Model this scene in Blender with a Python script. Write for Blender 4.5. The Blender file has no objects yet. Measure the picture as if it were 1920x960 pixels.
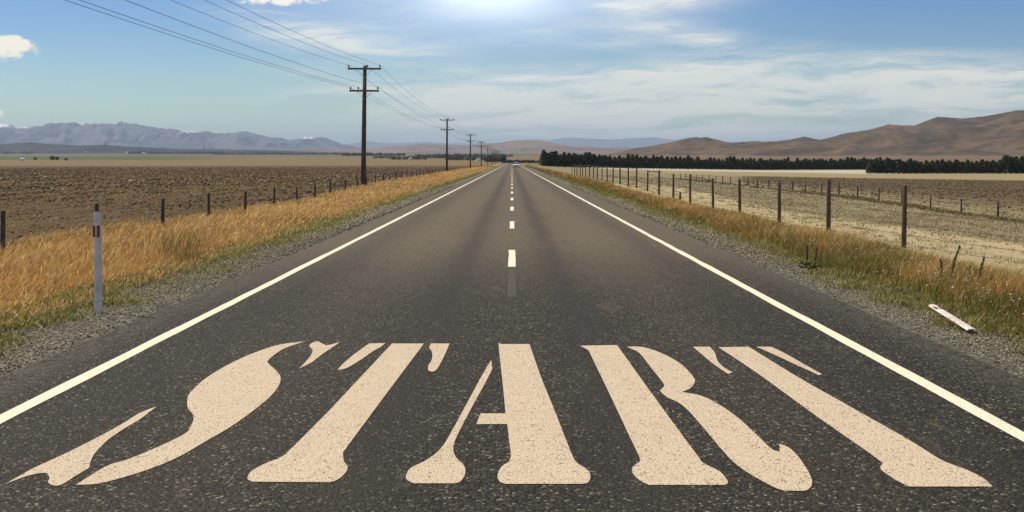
import bpy, bmesh, math, random
import numpy as np
from mathutils import Vector, noise as mnoise
from mathutils.geometry import tessellate_polygon
R = math.radians
rng = np.random.default_rng(7); random.seed(7)
sc = bpy.context.scene
COL = sc.collection

# ------------------------------------------------------------------ camera
F = 2050.0; HC = 1.65; HY = 302.0           # focal length in photo pixels, eye height, horizon row
cam_d = bpy.data.cameras.new('camera'); cam = bpy.data.objects.new('camera', cam_d); COL.objects.link(cam)
cam.location = (0, 0, HC); cam.rotation_euler = (R(90), 0, 0)
cam_d.sensor_width = 36; cam_d.lens = 36*F/1920; cam_d.shift_y = -(480-HY)/1920
cam_d.clip_start = .1; cam_d.clip_end = 120000
sc.camera = cam
sc.view_settings.view_transform = 'Standard'; sc.view_settings.look = 'None'
sc.view_settings.gamma = 1; sc.view_settings.use_curve_mapping = False
sc.view_settings.exposure = 0.35

# ------------------------------------------------------------------ node expression helper
class E:
    def __init__(s, nt, sock): s.nt = nt; s.s = sock
    def _m(s, op, *a, clamp=False):
        n = s.nt.nodes.new('ShaderNodeMath'); n.operation = op; n.use_clamp = clamp
        for i, v in enumerate((s,)+a):
            if isinstance(v, E): s.nt.links.new(v.s, n.inputs[i])
            else: n.inputs[i].default_value = v
        return E(s.nt, n.outputs[0])
    def __add__(s, o): return s._m('ADD', o)
    __radd__ = __add__
    def __sub__(s, o): return s._m('SUBTRACT', o)
    def __rsub__(s, o): return (s*-1)+o
    def __mul__(s, o): return s._m('MULTIPLY', o)
    __rmul__ = __mul__
    def __truediv__(s, o): return s._m('DIVIDE', o)
    def abs(s): return s._m('ABSOLUTE')
    def exp(s): return s._m('EXPONENT')
    def pow(s, p): return s._m('POWER', p)
    def max(s, v): return s._m('MAXIMUM', v)
    def min(s, v): return s._m('MINIMUM', v)
    def clamp(s): return s._m('ADD', 0.0, clamp=True)
    def sm(s, a, b, lo=0.0, hi=1.0):            # smoothstep from a to b
        n = s.nt.nodes.new('ShaderNodeMapRange'); n.interpolation_type = 'SMOOTHSTEP'
        rev = a > b
        if rev: a, b, lo, hi = b, a, hi, lo
        s.nt.links.new(s.s, n.inputs[0])
        for i, v in zip((1, 2, 3, 4), (a, b, lo, hi)): n.inputs[i].default_value = v
        return E(s.nt, n.outputs[0])
def XYZ(nt, sock):
    n = nt.nodes.new('ShaderNodeSeparateXYZ'); nt.links.new(sock, n.inputs[0])
    return [E(nt, n.outputs[i]) for i in range(3)]
def COMB(nt, x, y, z):
    n = nt.nodes.new('ShaderNodeCombineXYZ')
    for i, v in enumerate((x, y, z)):
        if isinstance(v, E): nt.links.new(v.s, n.inputs[i])
        else: n.inputs[i].default_value = v
    return n.outputs[0]
def NOISE(nt, vec, scale=1, detail=3, rough=.55, dist=0):
    n = nt.nodes.new('ShaderNodeTexNoise'); n.inputs['Scale'].default_value = scale
    n.inputs['Detail'].default_value = detail; n.inputs['Roughness'].default_value = rough
    n.inputs['Distortion'].default_value = dist
    nt.links.new(vec, n.inputs['Vector']); return E(nt, n.outputs['Fac'])
def VOR(nt, vec, scale=1, out='Distance', feature='F1'):
    n = nt.nodes.new('ShaderNodeTexVoronoi'); n.feature = feature; n.inputs['Scale'].default_value = scale
    nt.links.new(vec, n.inputs['Vector'])
    return n.outputs[out]
def MIX(nt, f, a, b, mode='MIX'):
    n = nt.nodes.new('ShaderNodeMix'); n.data_type = 'RGBA'; n.blend_type = mode
    for i, v in ((0, f), (6, a), (7, b)):
        if isinstance(v, E): nt.links.new(v.s, n.inputs[i])
        elif isinstance(v, bpy.types.NodeSocket): nt.links.new(v, n.inputs[i])
        elif i == 0: n.inputs[0].default_value = v
        else: n.inputs[i].default_value = (*v, 1)
    return n.outputs[2]

# ------------------------------------------------------------------ world: Nishita sky with procedural cloud
SUN_EL, SUN_AZ = 52.0, -60.0       # azimuth measured from straight ahead (+Y), negative = left
w = bpy.data.worlds.new('World'); sc.world = w; w.use_nodes = True
nt = w.node_tree; nt.nodes.clear()
sky = nt.nodes.new('ShaderNodeTexSky'); sky.sky_type = 'NISHITA'; sky.sun_disc = False
sky.sun_elevation = R(SUN_EL); sky.sun_rotation = R(SUN_AZ)
sky.altitude = 200; sky.air_density = 1.0; sky.dust_density = .6; sky.ozone_density = 1.0
tc = nt.nodes.new('ShaderNodeTexCoord')
dx, dy, dz = XYZ(nt, tc.outputs['Generated'])
fy = dy.max(0.12)
u = dx/fy; v = dz/fy                 # tangent-plane direction round due north
def blob(px, py, ax, ay, tilt=0.0):
    u0 = (px-960)/F; v0 = (HY-py)/F
    du = u-u0; dv = v-v0
    dv = dv-du*tilt
    a = du*(F/ax); b = dv*(F/ay)
    return (((a*a)+(b*b))*-1.0).exp()
warp = NOISE(nt, COMB(nt, u*2.0, v*9.0, 0.3), 4, 3, .55)
streak = NOISE(nt, COMB(nt, u*4.2+v*3.0, v*44.0-u*2.2+warp*1.6, 1.7), 1.9, 7, .62)
fine = NOISE(nt, COMB(nt, u*10.0, v*45.0, 4.2), 2.2, 5, .6)
puff = NOISE(nt, COMB(nt, u*30.0, v*46.0, 2.0), 1.6, 6, .6)
veil = blob(1180, 190, 430, 62, .02)*1.0 + blob(1560, 155, 430, 66, .0)*.95 + blob(1860, 190, 260, 80)*.7 \
     + blob(840, 178, 200, 40, .0)*.85 + blob(1000, 195, 200, 36)*.5 + blob(1100, 60, 200, 40)*.30 + blob(1330, 75, 190, 26, -.32)*.55 + blob(1250, 262, 440, 34)*.75 \
     + blob(1230, -2, 110, 17)*1.3 + blob(700, 80, 190, 30, -.14)*.85 + blob(550, 62, 95, 17, -.10)*1.15 + blob(480, 28, 90, 10, -.1)*.35 \
     + blob(1010, 245, 300, 26)*.3 + blob(900, -60, 300, 90)*.45 + blob(600, 140, 110, 12, -.1)*.25
holes = blob(1640, 132, 130, 12)*.35 + blob(1800, 60, 300, 40)*.7 + blob(1130, 105, 160, 16)*.5 + blob(700, 235, 200, 30)*.2 \
     + blob(760, 140, 120, 14)*.4 + blob(930, 105, 170, 20)*.45
cirrus = ((veil-holes*.8).max(0.0)*((streak-.5)*4.2+.72).max(0.0)*((fine-.5)*1.6+1.0)).clamp()
cum = (blob(5, 90, 62, 22)*1.35 + blob(30, 84, 26, 12)*.8 + blob(525, -4, 80, 13)*1.5 + blob(855, 2, 30, 8)*.8
       + blob(52, 226, 26, 4)*.9 + blob(-2, 214, 12, 10)*.8)
cum = ((cum + (puff-.5)*4.2*(cum*2.0).min(1.0)).sm(.40, 1.15))
fill_cloud = dz.sm(.30, .50)*NOISE(nt, tc.outputs['Generated'], 5, 5, .6).sm(.35, .6)*.6     # unseen thin cloud added overhead to whiten and lift the ambient light
cloud = (cirrus*.92 + cum + fill_cloud).clamp()
glow = blob(925, -22, 130, 56)*1.0 + blob(925, -40, 360, 150)*.38
hi = v.sm(0.0, .16)
tint = MIX(nt, hi, (.88, 1.07, .90), (.40, .63, .93))
base = MIX(nt, 1.0, sky.outputs[0], tint, 'MULTIPLY')
ccol = MIX(nt, cum, MIX(nt, (streak-.35).clamp()*2.5, (7.8, 8.2, 7.7), (10.4, 9.6, 7.9)), (11.5, 10.4, 8.2))
withc = MIX(nt, cloud*.9, base, ccol)
final = MIX(nt, (glow*.9).clamp(), withc, (9.6, 11.2, 12.8))
bg = nt.nodes.new('ShaderNodeBackground'); bg.inputs[1].default_value = .085
ow = nt.nodes.new('ShaderNodeOutputWorld')
nt.links.new(final, bg.inputs[0]); nt.links.new(bg.outputs[0], ow.inputs[0])

sun_d = bpy.data.lights.new('sun', 'SUN'); sun = bpy.data.objects.new('sun', sun_d); COL.objects.link(sun)
sun_d.energy = 4.0; sun_d.angle = R(.53); sun_d.color = (1, .86, .64)
az, el = R(SUN_AZ), R(SUN_EL)
sdir = Vector((math.sin(az)*math.cos(el), math.cos(az)*math.cos(el), math.sin(el)))   # towards the sun
sun.rotation_euler = sdir.to_track_quat('Z', 'Y').to_euler()

# ------------------------------------------------------------------ helpers
def tag(o, label=None, cat=None, group=None, kind=None):
    if label: o['label'] = label
    if cat: o['category'] = cat
    if group: o['group'] = group
    if kind: o['kind'] = kind
    return o
def new_mat(name):
    m = bpy.data.materials.new(name); m.use_nodes = True
    nt = m.node_tree; b = nt.nodes['Principled BSDF']
    return m, nt, b
def pos(nt):
    g = nt.nodes.new('ShaderNodeNewGeometry'); return g.outputs['Position']
def objc(nt):
    g = nt.nodes.new('ShaderNodeTexCoord'); return g.outputs['Object']
def setc(nt, b, col):
    if isinstance(col, bpy.types.NodeSocket): nt.links.new(col, b.inputs['Base Color'])
    else: b.inputs['Base Color'].default_value = (*col, 1)
def bump(nt, b, h, strength=.5, dist=.02):
    n = nt.nodes.new('ShaderNodeBump'); n.inputs['Strength'].default_value = strength
    n.inputs['Distance'].default_value = dist
    nt.links.new(h.s if isinstance(h, E) else h, n.inputs['Height']); nt.links.new(n.outputs[0], b.inputs['Normal'])
def simple(name, c1, c2=None, scale=8, rough=.8, bs=.3, metal=0, spec=.4, stretch=(1, 1, 1)):
    m, nt, b = new_mat(name)
    x, y, z = XYZ(nt, objc(nt))
    n = NOISE(nt, COMB(nt, x*stretch[0], y*stretch[1], z*stretch[2]), scale, 5, .6)
    setc(nt, b, MIX(nt, n.sm(.3, .7), c1, c2 or c1))
    b.inputs['Roughness'].default_value = rough; b.inputs['Metallic'].default_value = metal
    b.inputs['Specular IOR Level'].default_value = spec
    if bs: bump(nt, b, n, bs, .01)
    return m
def mesh_np(name, V, faces_flat, sizes, mat, cols=None, smooth=False, link=True):
    me = bpy.data.meshes.new(name)
    me.vertices.add(len(V)); me.vertices.foreach_set('co', np.asarray(V, np.float32).ravel())
    faces_flat = np.asarray(faces_flat, np.int32).ravel(); sizes = np.asarray(sizes, np.int32)
    me.loops.add(len(faces_flat)); me.loops.foreach_set('vertex_index', faces_flat)
    me.polygons.add(len(sizes))
    st = np.zeros(len(sizes), np.int32); st[1:] = np.cumsum(sizes)[:-1]
    me.polygons.foreach_set('loop_start', st)
    me.update(calc_edges=True)
    if cols is not None:
        a = me.color_attributes.new('tone', 'FLOAT_COLOR', 'POINT')
        c = np.ones((len(V), 4), np.float32); c[:, :3] = cols; a.data.foreach_set('color', c.ravel())
    if smooth: me.polygons.foreach_set('use_smooth', np.ones(len(sizes), bool))
    me.materials.append(mat); me.validate()
    o = bpy.data.objects.new(name, me)
    if link: COL.objects.link(o)
    return o
class MB:                                   # collects boxes, tubes; builds ONE mesh
    def __init__(s): s.bm = bmesh.new()
    def box(s, c, size, rot=None, bevel=0):
        vs = []
        for k in range(8):
            p = Vector(((k & 1)-.5, ((k >> 1) & 1)-.5, (k >> 2)-.5)); p = Vector((p.x*size[0], p.y*size[1], p.z*size[2]))
            if rot: p = rot @ p
            vs.append(s.bm.verts.new(p+Vector(c)))
        fs = [s.bm.faces.new([vs[i] for i in f]) for f in ((0, 2, 3, 1), (4, 5, 7, 6), (0, 1, 5, 4), (2, 6, 7, 3), (0, 4, 6, 2), (1, 3, 7, 5))]
        if bevel:
            es = list({e for f in fs for e in f.edges})
            bmesh.ops.bevel(s.bm, geom=es, offset=bevel, segments=2, affect='EDGES', profile=.6)
        return s
    def tube(s, pts, rad, n=10, cap=True, smooth=True):
        pts = [Vector(p) for p in pts]
        if not hasattr(rad, '__len__'): rad = [rad]*len(pts)
        rings = []
        for i, p in enumerate(pts):
            t = (pts[min(i+1, len(pts)-1)]-pts[max(i-1, 0)]).normalized()
            a = Vector((0, 0, 1)) if abs(t.z) < .9 else Vector((1, 0, 0))
            e1 = t.cross(a).normalized(); e2 = t.cross(e1)
            rings.append([s.bm.verts.new(p+(e1*math.cos(k*2*math.pi/n)+e2*math.sin(k*2*math.pi/n))*rad[i]) for k in range(n)])
        for a, b in zip(rings, rings[1:]):
            for k in range(n):
                f = s.bm.faces.new((a[k], a[(k+1) % n], b[(k+1) % n], b[k])); f.smooth = smooth
        if cap and n > 2: s.bm.faces.new(rings[0][::-1]); s.bm.faces.new(rings[-1])
        return s
    def poly(s, pts):
        vs = [s.bm.verts.new(p) for p in pts]; s.bm.faces.new(vs); return s
    def build(s, name, mat, parent=None, recalc=True):
        if recalc: bmesh.ops.recalc_face_normals(s.bm, faces=s.bm.faces)
        me = bpy.data.meshes.new(name); s.bm.to_mesh(me); s.bm.free()
        me.materials.append(mat)
        o = bpy.data.objects.new(name, me); COL.objects.link(o)
        if parent: o.parent = parent
        return o
def empty(name, loc=(0, 0, 0), rz=0):
    o = bpy.data.objects.new(name, None); COL.objects.link(o); o.location = loc; o.rotation_euler = (0, 0, rz)
    o.empty_display_size = .2; return o
def copy_tree(o, parent=None):
    c = o.copy(); COL.objects.link(c)
    if parent: c.parent = parent
    for ch in o.children: copy_tree(ch, c)
    return c

# ------------------------------------------------------------------ terrain height
DY = np.array([0, 300, 600, 1000, 1500, 2500, 4000, 7000, 12000, 20000, 60000.])
DZ = np.array([0, -.1, -.35, 1.65, 4.9, 11.4, 23, 53, 107, 150, 350.])
CX = np.array([-400, -30, -14, -10.5, -8.5, -6.2, -4.6, -3.9, 3.9, 4.6, 6.2, 9, 12, 24, 60, 130, 500.])
CZ = np.array([-.75, -.6, -.5, -.36, -.26, -.12, -.03, 0, 0, -.03, -.12, -.26, -.42, -.95, -1.7, -2.8, -2.8])
def H(x, y):
    x = np.asarray(x, float); y = np.asarray(y, float)
    fade = np.clip((y-620)/400, 0, 1)
    cross = np.interp(x, CX, CZ)
    side = np.clip((np.abs(x)-4.5)/4, 0, 1)
    dip = -.28*np.exp(-((y-52)/22.)**2)*np.clip((np.abs(x)-5)/4, 0, 1)
    wob = side*(.05*np.sin(x*.9+y*.31)*np.sin(y*.23-x*.4)+.04*np.sin(x*1.7-y*.11))*np.clip(1-y/400, 0, 1)
    return np.interp(y, DY, DZ)+cross*(1-fade)+dip*(y < 200)+wob
def h1(x, y): return float(H(x, y))
def g(px, py):                              # ground point seen at a photo pixel
    d = 5.0
    while d < 20000:
        X = (px-960)*d/F
        if HY-(h1(X, d)-HC)*F/d <= py: return Vector((X, d, h1(X, d)))
        d *= 1.004
    return Vector(((px-960)*20000/F, 20000, 150))

def geo(a, b, n): return list(np.geomspace(a, b, n))
ys = [-3000, -800, -200, -60, -20, 0]+list(np.arange(2, 60, 1.0))+list(np.arange(60, 200, 5.0))+geo(200, 1200, 60)+geo(1250, 45000, 70)
xs_p = list(np.arange(0, 3.9, 1.3))+list(np.arange(3.9, 14, .35))+list(np.arange(14, 30, 1.0))+geo(30, 300, 40)+geo(310, 30000, 40)
xs = sorted(set([-a for a in xs_p]+xs_p))
XX, YY = np.meshgrid(xs, ys); ZZ = H(XX, YY)
ZZ = np.where(np.abs(XX) < 3.95, ZZ-.06, ZZ)
nx, ny = len(xs), len(ys)
V = np.stack([XX.ravel(), YY.ravel(), ZZ.ravel()], 1)
i = np.arange(ny-1)[:, None]*nx+np.arange(nx-1)[None, :]
Fq = np.stack([i, i+1, i+1+nx, i+nx], -1).reshape(-1, 4)

# ground material: regions by world position
m_ground, nt, b = new_mat('ground_soil_and_fields')
P = pos(nt); x, y, z = XYZ(nt, P)
nb = NOISE(nt, P, .35, 4, .6); nf = NOISE(nt, P, 3.0, 6, .65); ng = NOISE(nt, P, 22, 4, .7)
xw = x+(nb-.5)*1.6+(nf-.5)*.8
far_n = NOISE(nt, COMB(nt, x*.0011, y*.006, 0), 1, 4, .55)
patch = NOISE(nt, COMB(nt, x*.02, y*.035, 3.0), 1, 4, .6)
straw = MIX(nt, nf, (.20, .135, .06), (.36, .26, .12))
plough = MIX(nt, nf.sm(.35, .65), (.056, .031, .015), (.130, .077, .037))
plough = MIX(nt, ng.sm(.60, .75)*.5, plough, (.24, .19, .14))
plough = MIX(nt, patch.sm(.45, .7)*.35, plough, (.13, .10, .045))
stony = MIX(nt, nf.sm(.3, .7), (.14, .11, .06), (.30, .245, .145))
stony = MIX(nt, ng.sm(.55, .7)*.6, stony, (.42, .37, .26))
stony = MIX(nt, patch.sm(.45, .65)*.5, stony, (.24, .21, .09))
track = MIX(nt, nf, (.34, .27, .155), (.47, .385, .23))
track = MIX(nt, xw.sm(10.6, 10.9)*xw.sm(11.4, 11.1)*.3, track, (.22, .2, .09))
tanf = MIX(nt, patch, (.13, .095, .048), (.22, .155, .085))
tanf = MIX(nt, far_n.sm(.45, .62)*.6, tanf, (.14, .115, .05))
brownr = MIX(nt, nf, (.075, .052, .026), (.145, .100, .050))
white = MIX(nt, nf, (.36, .33, .26), (.46, .43, .34))
green = MIX(nt, far_n, (.045, .075, .018), (.09, .11, .035))
darkf = MIX(nt, far_n.sm(.4, .6), (.06, .065, .035), (.17, .14, .09))
col = tanf
left = xw.sm(-10.3, -11.4)
yl = y+(patch-.5)*40.0
ratio = x/y.max(1.0)
col = MIX(nt, left*yl.sm(620, 600), col, plough)
col = MIX(nt, left*yl.sm(420, 560)*yl.sm(620, 600)*.5, col, (.10, .09, .035))
col = MIX(nt, yl.sm(1150, 1250)*ratio.sm(-.22, -.34)*far_n.sm(.3, .42), col, green)
col = MIX(nt, yl.sm(2600, 3000), col, darkf)
right = xw.sm(7.3, 7.8)*y.sm(620, 560)
col = MIX(nt, y.sm(600, 640)*x.sm(20, 120), col, (.15, .10, .055))
col = MIX(nt, right, col, stony)
col = MIX(nt, right*(x+(nb-.5)*5.0).sm(24, 40)*ratio.sm(.19, .24)*yl.sm(250, 225)*(x+(nf-.5)*6.0).sm(25, 31), col, brownr)
col = MIX(nt, right*yl.sm(225, 250)*x.sm(24, 40), col, (.27, .22, .12))
col = MIX(nt, right*yl.sm(380, 410)*ratio.sm(.36, .33)*x.sm(30, 50), col, white)
col = MIX(nt, right*xw.sm(14.0, 13.4)*y.sm(150, 60), col, track)
verge = xw.sm(-11.2, -10.4)*xw.sm(7.8, 7.3)*y.sm(700, 600)
col = MIX(nt, verge, col, straw)
gcol = MIX(nt, nf, (.055, .075, .02), (.13, .13, .05))
col = MIX(nt, verge*xw.abs().sm(6.2, 5.2)*.8, col, gcol)
setc(nt, b, col); b.inputs['Roughness'].default_value = .95; b.inputs['Specular IOR Level'].default_value = .15
bump(nt, b, nf*.7+ng*.3, .8, .12)
ground = mesh_np('ground', V, Fq, np.full(len(Fq), 4), m_ground, smooth=True); tag(ground, kind='structure')

# ------------------------------------------------------------------ road
def strip(name, x0, x1, y0, y1, mat, dz, ncol=1, step=None, wob=0, parent=None):
    yy = [a for a in ys if y0 < a < y1]; yy = [y0]+yy+[y1]
    if step:
        yy = list(np.arange(y0, min(60, y1), step))+[a for a in yy if a > 60]
    xx = np.linspace(x0, x1, ncol+1)
    X, Y = np.meshgrid(xx, yy)
    if wob: X = X+wob*np.array([[mnoise.noise(Vector((x0*3+j*5.1, a*1.1, .5))) for j in range(ncol+1)] for a in yy])
    Z = np.interp(Y, DY, DZ)+dz+np.interp(X, CX, CZ)
    V = np.stack([X.ravel(), Y.ravel(), Z.ravel()], 1); n = ncol+1
    i = np.arange(len(yy)-1)[:, None]*n+np.arange(ncol)[None, :]
    f = np.stack([i, i+1, i+1+n, i+n], -1).reshape(-1, 4)
    o = mesh_np(name, V, f, np.full(len(f), 4), mat)
    if parent: o.parent = parent
    return o
m_road, nt, b = new_mat('chip_seal')
P = pos(nt); x, y, z = XYZ(nt, P)
cell = VOR(nt, P, 66, 'Color'); cr, cg, cb = XYZ(nt, cell)
cd = E(nt, VOR(nt, P, 66, 'Distance'))
big = NOISE(nt, COMB(nt, x*1.0, y*.12, 0), 1.2, 4, .6); med = NOISE(nt, P, 9, 4, .7)
near_tone = y.sm(24, 11)  # chip tones get gradually darker towards the camera
chip = MIX(nt, cr.pow(2.0), MIX(nt, near_tone, (.058, .047, .031), (.006, .005, .0034)), MIX(nt, near_tone, (.205, .162, .102), (.060, .050, .032)))
chip = MIX(nt, cg.sm(.92, 1.0)*.8, chip, (.33, .29, .21))
bands = (((x.abs()-.72)*2.6).pow(2)*-1).exp() if False else None
ax = x+(big-.5)*.35
def band(c, wd):
    t = (ax-c)*(1/wd); return ((t*t)*-1.0).exp()
dark = band(-.78, .26)+band(.66, .26)+band(-2.75, .35)*.55+band(2.6, .35)*.55
lite = band(-1.75, .5)+band(1.65, .5)
c = MIX(nt, (dark*.55).clamp(), chip, (.024, .020, .016))
c = MIX(nt, (lite*.28).clamp()*(1.0-near_tone*.75), c, (.145, .118, .080))
c = MIX(nt, med.sm(.5, .75)*.30, c, (.026, .023, .016))
c = MIX(nt, big.sm(.5, .7)*.22*(1.0-near_tone*.6), c, (.095, .078, .052))
tar = NOISE(nt, COMB(nt, x*2.2, y*.55, 9.0), 1.0, 5, .65)
c = MIX(nt, tar.sm(.60, .68)*.35, c, (.018, .016, .013))
c = MIX(nt, tar.sm(.40, .33)*.25, c, (.13, .11, .075))
edge = x.abs().sm(3.35, 3.8)
c = MIX(nt, edge*.6*med.sm(.35, .65), c, (.10, .09, .07))
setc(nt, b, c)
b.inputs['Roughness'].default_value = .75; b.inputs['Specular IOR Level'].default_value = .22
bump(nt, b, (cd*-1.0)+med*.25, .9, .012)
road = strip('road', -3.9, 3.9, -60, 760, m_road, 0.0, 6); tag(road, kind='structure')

def paint(name, c1, wear=.5, c_under=(.05, .045, .04), scale=75):
    m, nt, b = new_mat(name); P = pos(nt)
    n = NOISE(nt, P, 95, 3, .8); n2 = NOISE(nt, P, 3, 4, .6); n3 = NOISE(nt, P, 38, 3, .7)
    cr, cg, cb = XYZ(nt, VOR(nt, P, scale, 'Color')); cd = E(nt, VOR(nt, P, scale, 'Distance'))
    c = MIX(nt, cr*.5, c1, tuple(v*.70 for v in c1))
    c = MIX(nt, (n.sm(.56, .68)*wear*(n2*1.2+.2)).clamp(), c, c_under)
    c = MIX(nt, cg.sm(.90, .97)*wear, c, tuple(v*.35 for v in c1))
    c = MIX(nt, n2.sm(.45, .7)*.22, c, tuple(v*.72 for v in c1))
    c = MIX(nt, n3.sm(.5, .75)*.22, c, tuple(v*.6 for v in c1))
    setc(nt, b, c); b.inputs['Roughness'].default_value = .7; b.inputs['Specular IOR Level'].default_value = .3
    bump(nt, b, (cd*-1.0)+n*.3, .7, .010); return m
m_line = paint('white_line_paint', (.84, .80, .62), .35)
m_letter = paint('cream_letter_paint', (.62, .51, .375), 1.0)
m_faded = paint('faded_line_paint', (.066, .058, .040), .9)
for cx, nm in ((-3.27, 'edge_line'), (3.06, 'edge_line')):
    o = strip(nm, cx-.06, cx+.06, -60, 740, m_line, .004, 1, step=.25, wob=.012, parent=road)
for k in range(60):
    y0 = 17.1+9.75*k
    strip('centre_dash', -.058, .058, y0, y0+3.45, m_line, .004, 1, step=.25 if y0 < 55 else None, wob=.010, parent=road)
o = strip('faded_centre_dash', -.058, .058, 13.3, 16.7, m_faded, .004, 1, parent=road); o['label'] = 'worn grey centre dash almost gone'

# gravel shoulders
m_grav, nt, b = new_mat('shoulder_gravel')
P = pos(nt); x, y, z = XYZ(nt, P)
cr, cg, cb = XYZ(nt, VOR(nt, P, 34, 'Color')); cd = E(nt, VOR(nt, P, 34)); nf = NOISE(nt, P, 2.2, 5, .6)
c = MIX(nt, cr.pow(1.6), (.028, .025, .018), (.26, .23, .16))
c = MIX(nt, cg.sm(.88, 1)*.6, c, (.46, .43, .36))
c = MIX(nt, (x.abs()+(nf-.5)*1.2).sm(4.15, 3.75)*.8, c, (.070, .060, .043))
c = MIX(nt, nf.sm(.52, .7)*.35*x.abs().sm(4.0, 4.6), c, (.13, .15, .05))
setc(nt, b, c); b.inputs['Roughness'].default_value = .9; bump(nt, b, cd*-1.0, .9, .03)
for s in (-1, 1):
    yy = list(np.arange(-10, 60, .35))+[a for a in ys if 60 <= a < 1200]
    tt = np.linspace(0, 1, 6)
    ow_ = 4.95+np.array([.35*mnoise.noise(Vector((s*9.1, a*.22, 0)))+.18*mnoise.noise(Vector((s*3, a*.9, 5))) for a in yy])
    ow_ -= .25*(s > 0)
    X = 3.84+(ow_[:, None]-3.84)*tt[None, :]; Y = np.repeat(np.array(yy)[:, None], 6, 1)
    Z = np.interp(Y, DY, DZ)+np.interp(X, CX, CZ)+.012-.014*(tt[None, :] < .1)
    Z = np.maximum(Z, H(s*X, Y)+.01*(tt[None, :] > .1)-.02*(tt[None, :] < .1))
    Vv = np.stack([(s*X).ravel(), Y.ravel(), Z.ravel()], 1)
    i = np.arange(len(yy)-1)[:, None]*6+np.arange(5)[None, :]
    f = np.stack([i, i+1, i+7, i+6], -1).reshape(-1, 4)
    if s < 0: f = f[:, ::-1]
    o = mesh_np('gravel_shoulder', Vv, f, np.full(len(f), 4), m_grav); tag(o, kind='structure')

# ------------------------------------------------------------------ lettering painted on the road (START)
L = {
'S': [["572,640c","536,652","516,664","502,677","506,684","519,696","526,707","523,722","506,744","472,772","431,801","386,827","345,851","300,872","244,891","187,906","142,909c","199,874","240,861","300,836","345,814","358,799","363,780","353,766","351,752","356,737","386,709","431,682","480,660","525,646"],
      ["294,762c","262,774","225,797","169,827","112,855","64,877","37,892","8,908c","48,893","75,887","88,887c","93,896","90,904","101,910","116,908","142,892","167,877c","171,862","180,847","202,825","232,804","262,786"],
      ["580,649","585,643","596,640","606,645","615,647","638,641c","622,652","600,667","585,679","561,691c","574,677","583,666","586,656"]],
'T': [["692,644c","723,643c","713,651","700,658","680,672","650,690","633,693c","643,682","663,665"],
      ["735,644c","795,644c","723,740c","643,848c","645,865","652,875","647,887","633,899","620,904c","474,903c","464,897","472,883","499,868","525,858","550,837","617,770c"],
      ["805,652","808,644c","843,644c","833,667","822,688","814,696","804,695","803,686","810,673","810,660"]],
'A': [["921,675c","923,692c","907,723","883,767","857,817","850,840","855,857","870,873","872,888","864,902","853,906c","775,906c","762,898","763,887","772,876","800,862","827,840","850,803","877,753","910,693"],
      ["935,648","938,645c","993,645c","1013,703","1040,770","1072,851","1083,868","1102,881","1107,894","1103,904","1093,907c","947,907c","936,902","933,890","940,875","955,864","958,850c","951,795c","893,795c","901,775c","948,775c","942,713"]],
'R': [["1087,648c","1157,647c","1200,707","1253,780","1307,853","1319,868","1350,884","1365,903","1359,909c","1217,909c","1200,901","1186,886","1188,873","1200,865","1198,855","1180,817","1147,747","1110,670","1104,658","1095,652"],
      ["1175,650c","1207,651","1247,665","1280,685","1300,707","1303,716","1294,728","1278,735c","1315,742","1351,760","1386,785","1422,818","1446,841","1462,847c","1461,832c","1482,841","1503,864","1520,893","1522,909","1512,919","1490,920","1468,919","1439,907","1386,875","1351,840","1315,797","1280,760","1250,744","1237,732c","1245,724","1242,716","1223,692","1200,663","1186,655"]],
'T2': [["1299,650c","1331,650c","1340,661","1346,677","1358,689","1374,698c","1365,701c","1347,689","1326,673"],
      ["1347,651c","1404,650c","1493,705","1599,765","1705,825","1765,862","1811,880","1843,896","1861,912c","1705,912c","1680,900","1652,880","1654,870c","1641,857","1528,778","1422,701"],
      ["1418,650c","1446,650c","1471,662","1510,684","1542,702c","1535,703c","1493,684","1450,664"]],
}
word = empty('painted_word', (0, 7.5, .0015))
tag(word, 'large cream word START painted across the asphalt in the foreground', 'road lettering')
def smooth_outline(sp):
    pts = [(float(a.rstrip('c').split(',')[0]), float(a.rstrip('c').split(',')[1]), a.endswith('c')) for a in sp]
    n = len(pts); out = []
    for k in range(n):
        p0, p1, p2, p3 = pts[k-1], pts[k], pts[(k+1) % n], pts[(k+2) % n]
        a = Vector(p0[:2]); b_ = Vector(p1[:2]); c_ = Vector(p2[:2]); d_ = Vector(p3[:2])
        if p1[2] and p2[2]: out.append(b_); continue
        if p1[2]: a = b_*2-c_ if False else b_
        if p2[2]: d_ = c_
        for t in (0, .2, .4, .6, .8):
            t2, t3 = t*t, t*t*t
            out.append(.5*((2*b_)+(c_-a)*t+(2*a-5*b_+4*c_-d_)*t2+(3*b_-a-3*c_+d_)*t3))
    return out
for nm, polys in L.items():
    bm = bmesh.new()
    for sp in polys:
        o2 = smooth_outline(sp)
        pts = []
        for p in o2:
            d = F*(HC-.0015)/(p.y-HY); pts.append(Vector(((p.x-960)*d/F, d-7.5, 0)))
        vs = [bm.verts.new(p) for p in pts]
        for t in tessellate_polygon([pts]):
            try: bm.faces.new([vs[q] for q in t])
            except ValueError: pass
    for f in bm.faces:
        if f.normal.z < 0 or f.calc_center_median() is None: pass
    bm.normal_update()
    for f in bm.faces:
        if f.normal.z < 0: f.normal_flip()
    me = bpy.data.meshes.new('letter'); bm.to_mesh(me); bm.free(); me.materials.append(m_letter)
    o = bpy.data.objects.new('letter', me); COL.objects.link(o); o.parent = word

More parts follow.
